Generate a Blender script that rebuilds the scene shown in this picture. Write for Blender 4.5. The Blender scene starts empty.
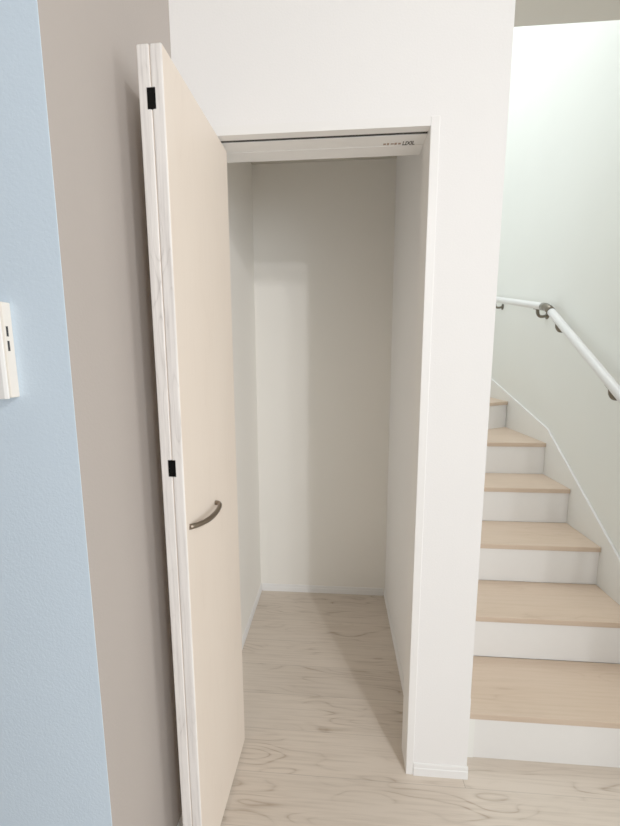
import bpy, bmesh, math, random
from mathutils import Vector, Matrix

random.seed(4)
scene = bpy.context.scene
C = scene.collection

# ------------------------------------------------------------------ materials
def srgb(r, g, b):
    f = lambda c: (c / 255 / 12.92) if c / 255 <= 0.04045 else ((c / 255 + 0.055) / 1.055) ** 2.4
    return (f(r), f(g), f(b), 1.0)

class NT:
    def __init__(self, name):
        self.m = bpy.data.materials.new(name)
        self.m.use_nodes = True
        self.t = self.m.node_tree
        self.b = self.t.nodes['Principled BSDF']
    def n(self, kind, **kw):
        o = self.t.nodes.new(kind)
        for k, v in kw.items():
            if k.startswith('i_'):
                o.inputs[k[2:].replace('_', ' ')].default_value = v
            else:
                setattr(o, k, v)
        return o
    def l(self, a, b):
        self.t.links.new(a, b)
    def math(self, op, a, b=None, clamp=False):
        o = self.n('ShaderNodeMath', operation=op, use_clamp=clamp)
        for i, v in enumerate((a, b)):
            if v is None:
                continue
            if isinstance(v, (int, float)):
                o.inputs[i].default_value = v
            else:
                self.l(v, o.inputs[i])
        return o.outputs[0]
    def mapped(self, scale, rot=(0, 0, 0)):
        tc = self.n('ShaderNodeTexCoord')
        mp = self.n('ShaderNodeMapping')
        mp.inputs['Scale'].default_value = scale
        mp.inputs['Rotation'].default_value = rot
        self.l(tc.outputs['Object'], mp.inputs['Vector'])
        return mp.outputs['Vector']
    def mix(self, fac, a, b, blend='MIX'):
        o = self.n('ShaderNodeMix', data_type='RGBA', blend_type=blend)
        for sock, v in ((o.inputs[0], fac), (o.inputs[6], a), (o.inputs[7], b)):
            if isinstance(v, (int, float, tuple)):
                sock.default_value = v
            else:
                self.l(v, sock)
        return o.outputs[2]
    def bump(self, height, strength, distance=0.002):
        o = self.n('ShaderNodeBump')
        o.inputs['Strength'].default_value = strength
        o.inputs['Distance'].default_value = distance
        self.l(height, o.inputs['Height'])
        self.l(o.outputs[0], self.b.inputs['Normal'])

def wallpaper(name, col, mott=0.03, strength=0.35):
    t = NT(name)
    v = t.mapped((1, 1, 1))
    big = t.n('ShaderNodeTexNoise', i_Scale=3.0, i_Detail=3.0); t.l(v, big.inputs['Vector'])
    fine = t.n('ShaderNodeTexNoise', i_Scale=190.0, i_Detail=4.0, i_Roughness=0.6); t.l(v, fine.inputs['Vector'])
    dk = tuple(c * (1 - 2.2 * mott) for c in col[:3]) + (1,)
    c1 = t.mix(big.outputs[0], dk, col)
    f = t.math('MULTIPLY', t.math('SUBTRACT', fine.outputs[0], 0.35), 0.5, True)
    t.l(t.mix(f, c1, tuple(c * 0.93 for c in col[:3]) + (1,)), t.b.inputs['Base Color'])
    t.b.inputs['Roughness'].default_value = 0.75
    t.b.inputs['Specular IOR Level'].default_value = 0.3
    t.bump(fine.outputs[0], strength, 0.0012)
    return t.m

def plain(name, col, rough=0.45, metal=0.0, spec=0.5):
    t = NT(name)
    v = t.mapped((1, 1, 1))
    nz = t.n('ShaderNodeTexNoise', i_Scale=35.0, i_Detail=2.0); t.l(v, nz.inputs['Vector'])
    t.l(t.mix(nz.outputs[0], tuple(c * 0.97 for c in col[:3]) + (1,), col), t.b.inputs['Base Color'])
    t.b.inputs['Roughness'].default_value = rough
    t.b.inputs['Metallic'].default_value = metal
    t.b.inputs['Specular IOR Level'].default_value = spec
    return t.m

def wood(name, base, dark, light, along='X', plank=None, length=1.8, offset=0.0, shift=0.0, contour=7.0, line=0.5, fine=0.35,
         rough=0.45, seam=0.55, freq=1.0):
    """Printed ash / oak: contour lines of a stretched noise give the cathedral grain; planks are optional."""
    t = NT(name)
    tc = t.n('ShaderNodeTexCoord')
    sp = t.n('ShaderNodeSeparateXYZ'); t.l(tc.outputs['Object'], sp.inputs[0])
    ax = {'X': (0, 1, 2), 'Y': (1, 0, 2), 'Z': (2, 1, 0)}[along]
    a, b, c = sp.outputs[ax[0]], sp.outputs[ax[1]], sp.outputs[ax[2]]
    rnd = None
    seamfac = None
    if plank:
        q = t.math('DIVIDE', t.math('ADD', b, offset), plank)
        row = t.math('FLOOR', q)
        wn = t.n('ShaderNodeTexWhiteNoise', noise_dimensions='1D'); t.l(row, wn.inputs['W'])
        a2 = t.math('DIVIDE', t.math('ADD', a, shift), length)
        a2 = t.math('ADD', a2, t.math('MULTIPLY', t.math('FLOORED_MODULO', row, 2.0), 0.5))
        col_ = t.math('FLOOR', a2)
        wn2 = t.n('ShaderNodeTexWhiteNoise', noise_dimensions='2D')
        cb = t.n('ShaderNodeCombineXYZ'); t.l(row, cb.inputs[0]); t.l(col_, cb.inputs[1]); t.l(cb.outputs[0], wn2.inputs['Vector'])
        rnd = wn2.outputs['Value']
        fb = t.math('FRACT', q); fa = t.math('FRACT', a2)
        eb = t.math('MINIMUM', fb, t.math('SUBTRACT', 1.0, fb))
        ea = t.math('MINIMUM', fa, t.math('SUBTRACT', 1.0, fa))
        sb = t.math('LESS_THAN', eb, 0.0011 / plank)
        sa = t.math('LESS_THAN', ea, 0.0010 / length)
        seamfac = t.math('ADD', t.math('MULTIPLY', sb, 0.5), t.math('MULTIPLY', sa, 1.0), True)
    off = t.math('MULTIPLY', rnd, 37.0) if rnd is not None else 0.0
    def vec(sa_, sb_):
        cb = t.n('ShaderNodeCombineXYZ')
        t.l(t.math('ADD', t.math('MULTIPLY', a, sa_), off), cb.inputs[0])
        t.l(t.math('MULTIPLY', b, sb_), cb.inputs[1])
        t.l(t.math('ADD', t.math('MULTIPLY', c, sb_), off), cb.inputs[2])
        return cb.outputs[0]
    n1 = t.n('ShaderNodeTexNoise', i_Scale=1.0, i_Detail=1.5, i_Roughness=0.45, i_Distortion=0.1); t.l(vec(2.4 * freq, 13.0 * freq), n1.inputs['Vector'])
    fr = t.math('FRACT', t.math('MULTIPLY', n1.outputs[0], contour))
    cont = t.math('POWER', t.math('ABSOLUTE', t.math('SUBTRACT', t.math('MULTIPLY', fr, 2.0), 1.0)), 5.0)
    n2 = t.n('ShaderNodeTexNoise', i_Scale=1.0, i_Detail=4.0, i_Roughness=0.65); t.l(vec(4.0, 110.0), n2.inputs['Vector'])
    n3 = t.n('ShaderNodeTexNoise', i_Scale=1.0, i_Detail=2.0); t.l(vec(2.6, 8.0), n3.inputs['Vector'])
    patch = t.math('MULTIPLY', t.math('SUBTRACT', n3.outputs[0], 0.47), 7.0, True)
    f_line = t.math('MULTIPLY', t.math('MULTIPLY', cont, patch), line)
    brk = t.math('MULTIPLY', t.math('SUBTRACT', n2.outputs[0], 0.2), 2.0, True)
    f_line = t.math('MULTIPLY', f_line, brk)
    c0 = t.mix(t.math('MULTIPLY', n3.outputs[0], 0.9), light, base)
    f2 = t.math('MULTIPLY', t.math('SUBTRACT', n2.outputs[0], 0.45), fine * 4, True)
    c1 = t.mix(t.math('MULTIPLY', f2, fine), c0, dark)
    c2 = t.mix(f_line, c1, dark)
    if rnd is not None:
        tint = t.math('ADD', 0.95, t.math('MULTIPLY', rnd, 0.08))
        cmb = t.n('ShaderNodeCombineColor')
        for i in range(3):
            t.l(tint, cmb.inputs[i])
        c2 = t.mix(1.0, c2, cmb.outputs[0], 'MULTIPLY')
        c2 = t.mix(t.math('MULTIPLY', seamfac, seam), c2, tuple(x * 0.35 for x in dark[:3]) + (1,))
    t.l(c2, t.b.inputs['Base Color'])
    t.b.inputs['Roughness'].default_value = rough
    t.b.inputs['Specular IOR Level'].default_value = 0.35
    t.bump(n2.outputs[0], 0.08, 0.0008)
    return t.m

M = {}
M['white'] = wallpaper('white woven wallpaper', srgb(246, 244, 242), mott=0.01)
M['stairwall'] = wallpaper('stairwell wallpaper', srgb(240, 243, 236))
M['closet'] = wallpaper('warm white closet wallpaper', srgb(250, 246, 237), mott=0.01)
M['leftwall'] = wallpaper('shade-toned wallpaper', srgb(168, 158, 150))  # shade of the left wall is put into this darker base colour
M['blue'] = wallpaper('pale blue wallpaper', srgb(205, 226, 245), strength=0.5)
M['hall'] = wallpaper('brown light blocker', srgb(120, 108, 98))  # dark so the added wall behind the camera bounces little light
M['ceil'] = wallpaper('ceiling paper', srgb(208, 203, 192), strength=0.6)
M['trim'] = plain('white painted trim', srgb(246, 245, 243), 0.4)
M['frame'] = plain('white frame sheet', srgb(245, 243, 240), 0.4)
M['track'] = plain('dark track groove', srgb(12, 10, 9), 0.6)
M['riser'] = plain('white riser sheet', srgb(236, 234, 230), 0.35)
M['stringer'] = plain('off white stringer', srgb(240, 240, 234), 0.45)
M['floor'] = wood('ash plank flooring', srgb(206, 190, 172), srgb(134, 112, 90), srgb(214, 200, 184), 'X', 0.151, 1.82, offset=0.031, shift=1.633, line=0.95, contour=10.0, fine=0.5, seam=0.5)
M['tread'] = wood('oak stair tread', srgb(194, 167, 141), srgb(146, 117, 92), srgb(204, 180, 156), 'X', contour=8.0, line=0.35, fine=0.4)
M['nosing'] = M['tread']
M['door'] = wood('cream door sheet', srgb(225, 208, 190), srgb(188, 166, 145), srgb(231, 216, 199), 'Z', contour=6.0, line=0.10, fine=0.22)
M['dooredge'] = wood('pale ash door edge', srgb(238, 231, 226), srgb(150, 139, 134), srgb(245, 240, 235), 'Z', contour=9.0, line=0.6, fine=0.6, freq=2.0)
M['black'] = plain('black hinge plastic', srgb(5, 5, 5), 0.6, spec=0.05)
M['nickel'] = plain('satin nickel', srgb(126, 112, 97), 0.3, 1.0)
M['rail'] = plain('white rail vinyl', srgb(226, 226, 224), 0.4)
M['chrome'] = plain('brushed bracket metal', srgb(104, 96, 84), 0.28, 1.0)
M['device'] = plain('white plastic', srgb(244, 243, 240), 0.35)
M['deviceside'] = plain('cream plastic', srgb(238, 229, 216), 0.4)
M['slot'] = plain('slot black', srgb(6, 6, 6), 0.7)
M['sticker'] = plain('sticker grey', srgb(205, 196, 184), 0.4)
M['ink'] = plain('print ink', srgb(35, 26, 22), 0.6)
M['inkred'] = plain('faint print ink', srgb(150, 122, 104), 0.6)

# ------------------------------------------------------------------ mesh helpers
def obj(name, bm, mats, parent=None, bevel=0.0, smooth=False, seg=2):
    me = bpy.data.meshes.new(name)
    bmesh.ops.recalc_face_normals(bm, faces=bm.faces)
    bm.to_mesh(me); bm.free()
    for m in (mats if isinstance(mats, (list, tuple)) else [mats]):
        me.materials.append(m)
    o = bpy.data.objects.new(name, me)
    C.objects.link(o)
    if parent:
        o.parent = parent
    if bevel:
        b = o.modifiers.new('edge', 'BEVEL'); b.width = bevel; b.segments = seg; b.limit_method = 'ANGLE'; b.angle_limit = math.radians(40)
    if smooth:
        for p in me.polygons:
            p.use_smooth = True
    return o

def box(x0, x1, y0, y1, z0, z1, bm=None):
    bm = bm or bmesh.new()
    v = [bm.verts.new((x, y, z)) for x in (x0, x1) for y in (y0, y1) for z in (z0, z1)]
    for f in ((0, 1, 3, 2), (4, 6, 7, 5), (0, 4, 5, 1), (2, 3, 7, 6), (0, 2, 6, 4), (1, 5, 7, 3)):
        bm.faces.new([v[i] for i in f])
    return bm

def prism(pts, lo, hi, axis='Z', bm=None):
    """Extrude a 2-D polygon: Z uses (x,y), Y uses (x,z), X uses (y,z)."""
    bm = bm or bmesh.new()
    mk = {'Z': lambda p, h: (p[0], p[1], h), 'Y': lambda p, h: (p[0], h, p[1]), 'X': lambda p, h: (h, p[0], p[1])}[axis]
    a = [bm.verts.new(mk(p, lo)) for p in pts]
    b = [bm.verts.new(mk(p, hi)) for p in pts]
    n = len(pts)
    bm.faces.new(a); bm.faces.new(b[::-1])
    for i in range(n):
        bm.faces.new((a[i], a[(i + 1) % n], b[(i + 1) % n], b[i]))
    return bm

def tube(pts, rad, seg=16, bm=None, flat=1.0, up=Vector((0, 0, 1))):
    """A swept tube along pts; rad a number or one per point; flat squeezes the section along its second axis."""
    bm = bm or bmesh.new()
    pts = [Vector(p) for p in pts]
    n = len(pts)
    rads = rad if isinstance(rad, (list, tuple)) else [rad] * n
    rings = []
    for i, p in enumerate(pts):
        d = (pts[min(i + 1, n - 1)] - pts[max(i - 1, 0)]).normalized()
        s = d.cross(up)
        if s.length < 1e-4:
            s = d.cross(Vector((1, 0, 0)))
        s.normalize(); w = s.cross(d).normalized()
        rings.append([bm.verts.new(p + (s * math.cos(t) + w * math.sin(t) * flat) * rads[i]) for t in [2 * math.pi * k / seg for k in range(seg)]])
    for r0, r1 in zip(rings, rings[1:]):
        for k in range(seg):
            bm.faces.new((r0[k], r0[(k + 1) % seg], r1[(k + 1) % seg], r1[k]))
    bm.faces.new(rings[0]); bm.faces.new(rings[-1][::-1])
    return bm

def bez(p0, p1, p2, p3, n=10):
    P = [Vector(p) for p in (p0, p1, p2, p3)]
    out = []
    for i in range(n + 1):
        t = i / n; s = 1 - t
        out.append(P[0] * s**3 + P[1] * 3 * s * s * t + P[2] * 3 * s * t * t + P[3] * t**3)
    return out

def thing(name, label, cat, loc=(0, 0, 0), rotz=0.0, group=None):
    o = bpy.data.objects.new(name, None); C.objects.link(o)
    o.empty_display_size = 0.1
    o.location = loc; o.rotation_euler = (0, 0, rotz)
    o['label'] = label; o['category'] = cat; o['kind'] = 'thing'
    if group:
        o['group'] = group
    return o

def struct(name, bm, mats, label=None, cat=None, **kw):
    o = obj(name, bm, mats, **kw)
    o['kind'] = 'structure'
    if label:
        o['label'] = label; o['category'] = cat
    return o

# ------------------------------------------------------------------ dimensions (metres; origin at the foot of the right jamb)
XL = -0.6964        # left wall face
PW = 0.1972         # right edge of the pillar
YN = -0.493         # near corner of the left wall
D = 0.974           # closet back wall
CR = 0.0493         # closet right wall face
XS = 0.961          # stairwell right wall face
HZ = 2.4
TOP = 4.6
YC = 0.2385         # end of the hall ceiling, start of the stairwell
T = 0.085           # front wall thickness

# ------------------------------------------------------------------ setting
struct('floor', box(-3.0, 3.0, -4.2, 2.05, -0.08, 0.0), M['floor'], 'pale ash plank floor running through hall and closet', 'floor')
struct('ceiling', prism([(-3, -4.2), (3, -4.2), (3, -0.6), (XS, -0.6), (XS, YC), (CR, YC), (CR, 1.07), (-3, 1.07)], HZ, HZ + 0.2),
       M['ceil'], 'flat papered hall ceiling ending at the stairwell', 'ceiling')
struct('wall_closet', box(XL - 0.1, XL, 0, 1.074, 0, HZ), M['closet'], 'white side wall inside the closet', 'wall')
struct('wall_left', box(XL - 0.1, XL, YN + 0.0015, 0, 0, HZ), M['leftwall'], 'left wall behind the open folding door, shade put into its greige colour', 'wall')
struct('wall_near', prism([(-3, YN), (XL, YN), (XL, YN + .0015), (XL - .1, YN + .0015), (XL - .1, YN + .1), (-3, YN + .1)], 0, HZ), M['blue'],
       'pale blue wall carrying the white control panel', 'wall')
struct('wall_front', prism([(XL, 0), (-0.672, 0), (-0.672, 2.024), (0.024, 2.024), (0.024, 0), (PW, 0), (PW, HZ), (XL, HZ)], 0, T, 'Y'),
       M['white'], 'white wall around the closet opening with narrow pillar beside the stairs', 'wall')
struct('wall_middle', box(CR, PW, T, 1.074, 0, TOP), M['white'], 'white wall dividing closet from stairs', 'wall')
struct('wall_back', box(XL, CR, D, 1.074, 0, HZ), M['closet'], 'white back wall inside the closet', 'wall')
struct('wall_right', prism([(XS, -0.6), (3, -0.6), (3, -0.5), (XS + .1, -0.5), (XS + .1, 2.05), (XS, 2.05)], 0, TOP), M['stairwall'],
       'pale stairwell wall carrying the handrail', 'wall')
struct('wall_blocker', prism([(-3, -2.4), (0.15, -2.4), (0.15, -2.3), (-2.9, -2.3), (-2.9, YN), (-3, YN)], 0, HZ), M['hall'], 'unseen brown wall added behind the camera to block light', 'wall')  # unseen, added to keep light from behind out of the door gap
struct('wall_rear', box(-1.2, XS, 1.95, 2.05, 0, TOP), M['stairwall'], 'pale wall at the turn of the stairs', 'wall')

BH = 0.045
def bprof(o=0.0055):
    return [(0, 0), (o, 0), (o, BH * .62), (o * .7, BH * .66), (o * .7, BH * .94), (o * .45, BH), (0, BH)]
def board_x(x0, x1, y, s):      # runs along x, sticks out to y*s
    return prism([(y + s * p, z) for p, z in bprof()], x0, x1, 'X')
def board_y(y0, y1, x, s):
    return prism([(x + s * p, z) for p, z in bprof()], y0, y1, 'Y')
struct('baseboard_front', board_x(0.0245, PW + .0055, 0, -1), M['trim'])
struct('baseboard_side', board_y(0.0, 0.05, PW, 1), M['trim'])
struct('baseboard_back', board_x(XL + .009, CR - .009, D, -1), M['trim'])
struct('baseboard_left', board_y(T + .002, D, XL, 1), M['trim'])
struct('baseboard_hall', board_y(YN, -0.001, XL, 1), M['trim'])
struct('baseboard_right', board_y(T + .002, D, CR, -1), M['trim'])
struct('baseboard_near', board_x(-3, XL, YN, -1), M['trim'])

# door frame: jambs, head with the track groove and the maker's print
fr = thing('trim_1', 'white frame lining the closet opening with dark track groove in its head', 'door frame')
fr['kind'] = 'structure'
obj('jamb', box(0.0, 0.0238, -0.003, 0.083, 0, 2.0235), M['frame'], fr, bevel=0.0015)
obj('jamb', box(-0.6718, -0.648, -0.003, 0.083, 0, 2.0235), M['frame'], fr, bevel=0.0015)
hb = bmesh.new()
prism([(-0.003, 2.0), (0.0220, 2.0), (0.0220, 2.014), (0.0350, 2.014), (0.0350, 2.0), (0.083, 2.0), (0.083, 2.0235), (-0.003, 2.0235)], -0.6478, -0.0002, 'X', hb)
head = obj('head', hb, M['frame'], fr)
obj('track', box(-0.6478, -0.0002, 0.0222, 0.0348, 2.0015, 2.0138), M['track'], fr)
obj('head_lining', box(-0.6478, 0.0, 0.0835, 0.136, 1.999, 2.0235), M['frame'], fr)

def text(name, body, size, loc, mat, parent):
    cu = bpy.data.curves.new(name, 'FONT'); cu.body = body; cu.size = size; cu.extrude = 0.0001; cu.offset = 0.0006; cu.align_x = 'LEFT'; cu.align_y = 'CENTER'
    o = bpy.data.objects.new(name, cu); C.objects.link(o)
    cu.materials.append(mat)
    o.parent = parent; o.location = loc; o.rotation_euler = (math.pi, 0, 0); o.scale = (1, 1.6, 1)
    return o
sb = bmesh.new()
for i, (w, h) in enumerate(((.008, .004), (.006, .005), (.009, .003), (.007, .005), (.008, .004))):
    x = -0.115 + i * 0.0105
    box(x, x + w, 0.074 - h, 0.074 + h, 1.9996, 2.0, sb)
obj('small_print', sb, M['inkred'], head)
text('maker_print', 'LIXIL', 0.016, (-0.061, 0.074, 1.9996), M['ink'], head)

# ------------------------------------------------------------------ folding door (two leaves folded flat against each other)
FX, FY = -0.5684, 0.0631
DL, Z0, Z1 = 0.3815, 0.012, 1.9947
door = thing('folding_door', 'open cream wood folding door beside the closet, folded edge with black hinges', 'door', (FX, FY, 0), math.radians(-2.15))
def leaf(x0, x1, y1=-DL):
    bm = box(x0, x1, y1, 0, Z0, Z1)
    for f in bm.faces:
        f.normal_update()
    bmesh.ops.recalc_face_normals(bm, faces=bm.faces)
    for f in bm.faces:
        f.material_index = 1 if abs(f.normal.x) < 0.5 else 0
    return bm
lf = obj('door_leaf', leaf(-0.0262, 0.0), [M['door'], M['dooredge']], door, bevel=0.0042, seg=3)
lb = obj('door_leaf', leaf(-0.0525, -0.0266), [M['door'], M['dooredge']], door, bevel=0.0032, seg=3)
for zc in (1.8975, 1.1475):
    h = obj('hinge', box(-0.0352, -0.0172, -DL - 0.0012, -DL + 0.012, zc - 0.0195, zc + 0.0195), M['black'], door, bevel=0.0008)
    h['label'] = 'black hinge'
hp = []
zA, zB, yA, yB = 0.997, 1.003, -0.200, -0.366
hp += bez((0.0, yA, zA), (0.010, yA, zA + .001), (0.018, yA - .002, zA), (0.020, yA - .024, zA - .003), 8)
hp += bez((0.020, yA - .024, zA - .003), (0.026, yA - .075, zA - .009), (0.020, yB + .03, zB - .006), (0.0, yB, zB), 12)[1:]
handle = obj('handle', tube(hp, [0.0055] * 6 + [0.006] * 9 + [0.0056] * (len(hp) - 15), 14, flat=1.25), M['nickel'], lf, smooth=True)
handle['label'] = 'curved satin nickel pull handle'

# ------------------------------------------------------------------ staircase
R_, G, S1, N1 = 0.1837, 0.2519, 0.0608, 0.0700
st = thing('staircase', 'turning staircase with pale oak treads and white risers beside the closet', 'staircase', (0, 0, 0))
TL, TR = 0.204, 0.949
def tread(poly, k):
    z = k * R_
    return obj('tread', prism(poly, z - 0.024, z), M['tread'], st, bevel=0.003)
def rriser(x0, x1, k):
    y = N1 + (k - 1) * G
    return obj('riser', box(x0, x1, y, y + 0.01, (k - 1) * R_ + .0002, k * R_ - 0.0245), M['riser'], st)
for k in range(1, 5):
    y = S1 + (k - 1) * G
    tread([(TL, y), (TR, y), (TR, y + G + 0.008), (TL, y + G + 0.008)], k)
    rriser(0.245 if k == 1 else TL, TR, k)
rriser(TL, TR, 5)
y5 = S1 + 4 * G
def along(p, q, d, off=0.0):
    p, q = Vector((*p, 0)), Vector((*q, 0)); n = (q - p).normalized(); s = Vector((-n.y, n.x, 0))
    return [(v.x, v.y) for v in (p + s * off, q + s * off, q + s * (off + d), p + s * (off + d))]
P6 = ((TL, 1.122), (TR, 1.583)); P7 = ((TL, 1.130), (0.650, 1.925)); 
tread([(TL, y5), (TR, y5), (TR, P6[1][1] + .014), (TL, P6[0][1] + .014)], 5)
obj('riser', prism(along(*P6, 0.01, 0.009), 5 * R_ + .0002, 6 * R_ - .0245), M['riser'], st)
tread([P6[0], P6[1], (TR, 1.945), (P7[1][0] - .02, 1.945), (TL, P7[0][1] + .02)], 6)
obj('riser', prism(along(*P7, 0.01, 0.009), 6 * R_ + .0002, 7 * R_ - .0245), M['riser'], st)
tread([(TL, P7[0][1] + .002), P7[1], (TL, 1.944)], 7)
obj('riser', box(0.180, 0.190, 1.082, 1.944, 7 * R_ - .024, 8 * R_ - .0245), M['riser'], st)
tread([(-0.08, 1.082), (0.20, 1.082), (0.20, 1.944), (-0.08, 1.944)], 8)
so = obj('stringer', prism([(0.02, 0), (0.02, 0.232), (0.453, 0.546), (1.081, 1.001), (1.945, 1.256), (1.945, 0)], TR + .0005, XS - .0005, 'X'), [M['stringer'], M['trim']], st, bevel=0.0015)
for p in so.data.polygons:
    p.material_index = 1 if p.normal.z > 0.5 else 0
obj('stringer', prism([(0.012, 0), (0.012, 0.285), (0.03, 0.305), (1.072, 1.06), (1.072, 0)], PW + .0005, TL - .0005, 'X'), M['trim'], st)
obj('filler_strip', box(TL, 0.2448, 0.068, 0.076, 0.0002, R_ - .0245), M['stringer'], st)

# ------------------------------------------------------------------ handrail
hr = thing('handrail', 'white round handrail with metal brackets and elbow on the stairwell wall', 'handrail', (XS, 0, 0))
RX = 0.903 - XS
K = Vector((RX, 1.089, 1.6735))
A = Vector((RX, -0.091, 0.827)); B = Vector((RX, 1.906, 1.852))
da, db = (A - K).normalized(), (B - K).normalized()
def rod(p, q, r=0.0195):
    d = (q - p).normalized()
    return tube([p, p + d * .002, p + d * .004, q - d * .004, q - d * .002, q], [r * .8, r * .95, r, r, r * .95, r * .8], 24)
obj('rail', rod(K + da * .038, A), M['rail'], hr, smooth=True)
obj('rail', rod(K + db * .038, B), M['rail'], hr, smooth=True)
jb = tube([K + da * .050, K + da * .018, K + da * .006 + db * .004, K + db * .018, K + db * .050], [.0212, .0212, .0195, .0212, .0212], 20)
jj = obj('elbow_joint', jb, M['chrome'], hr, smooth=True)
jj['label'] = 'grey metal elbow joint'
for base, d, dist in ((K, da, 0.130), (K, da, 0.665), (K, db, 0.105), (K, db, 0.73)):
    p = base + d * dist
    wy = p.y; wz = p.z - 0.056
    pl = bpy.data.objects.new('bracket', None)
    path = bez((RX, p.y, p.z - .014), (RX, p.y, p.z - .062), (RX + .015, p.y, wz - .012), (-0.004, p.y, wz), 12)
    br = obj('bracket', tube(path, [.0095] * 4 + [.0085] * 9, 12, up=Vector((0, 1, 0))), M['chrome'], hr, smooth=True)
    br['label'] = 'curved metal rail bracket'
    bpy.data.objects.remove(pl)
    obj('wall_plate', tube([(-0.0005, wy, wz), (-0.004, wy, wz), (-0.007, wy, wz)], [.021, .021, .015], 20), M['chrome'], br, smooth=False)
    saddle = (db if d is db else -da)
    obj('saddle', box(-.011, .011, -.028, .028, -.002, .0015), M['chrome'], br)
    s = bpy.data.objects[[o.name for o in br.children if o.name.startswith('saddle')][0]]
    s.location = (RX, p.y, p.z - .0195); s.rotation_euler = (math.atan2(saddle.z, saddle.y), 0, 0)

# ------------------------------------------------------------------ wall control panel on the blue wall
X1 = -0.792
cp = thing('control_panel', 'white plastic control panel with two black side slots on the blue wall', 'control panel', (X1, YN, 1.325))
W, HH, DP = 0.14, 0.163, 0.020
hs = obj('housing', box(-W, 0, -0.018, -0.0003, 0.0, HH - .004), M['deviceside'], cp, bevel=0.002)
obj('front_cover', prism([(-W, -0.0183), (-0.003, -0.0183), (-0.003, -0.0205), (-0.008, -DP - .003), (-W, -DP - .003)], -0.002, HH), M['device'], cp, bevel=0.0015)
for z in (0.111, 0.087):
    obj('slot', box(-0.003, 0.0006, -0.0145, -0.0105, z - .0085, z + .0085), M['slot'], cp)

# ------------------------------------------------------------------ camera
f, yaw, pit, rol = 372.3798, -0.0744, -0.1391, -0.0027
F = Vector((math.sin(yaw) * math.cos(pit), math.cos(yaw) * math.cos(pit), math.sin(pit)))
Rt = Vector((math.cos(yaw), -math.sin(yaw), 0)); U = Rt.cross(F)
R2 = Rt * math.cos(rol) + U * math.sin(rol); U2 = U * math.cos(rol) - Rt * math.sin(rol)
cam = bpy.data.cameras.new('camera'); co = bpy.data.objects.new('camera', cam); C.objects.link(co)
m = Matrix((R2, U2, -F)).transposed().to_4x4(); m.translation = Vector((-0.2398, -1.1022, 1.3858))
co.matrix_world = m
cam.sensor_fit = 'HORIZONTAL'; cam.sensor_width = 36; cam.lens = 36 * f / 620
cam.clip_start = 0.02
scene.camera = co

# ------------------------------------------------------------------ light
w = bpy.data.worlds.new('world'); scene.world = w; w.use_nodes = True
bg = w.node_tree.nodes['Background']
bg.inputs[0].default_value = (0.92, 0.96, 1.0, 1); bg.inputs[1].default_value = 1.15

def area(name, loc, target, sx, sy, power, col):
    l = bpy.data.lights.new(name, 'AREA'); l.shape = 'RECTANGLE'; l.size = sx; l.size_y = sy; l.energy = power; l.color = col
    o = bpy.data.objects.new(name, l); C.objects.link(o); o.location = loc
    o.rotation_euler = (Vector(target) - Vector(loc)).to_track_quat('-Z', 'Y').to_euler()
    return o
area('window_light', (2.0, -3.9, 1.30), (-0.3, 0.3, 0.8), 1.3, 1.4, 30, (0.93, 0.97, 1.0))
for x, y, p in ((0.73, -1.74, 8), (1.00, -1.90, 8), (1.62, -3.85, 20)):
    area('ceiling_light', (x, y, 2.36), (-.45, .9, 0.3), 0.10, 0.10, p, (1.0, 0.99, 0.98))
area('hall_window_light', (2.9, -1.75, 1.35), (-0.7, -0.35, 1.15), 1.0, 1.7, 30, (1.0, 0.99, 0.975))
area('stairwell_skylight', (0.55, 1.0, 4.55), (0.75, 0.9, 0), 0.7, 1.2, 45, (0.90, 0.98, 1.0))

scene.view_settings.view_transform = 'Standard'
scene.view_settings.look = 'None'
scene.view_settings.exposure = -0.2
scene.view_settings.gamma = 1.45
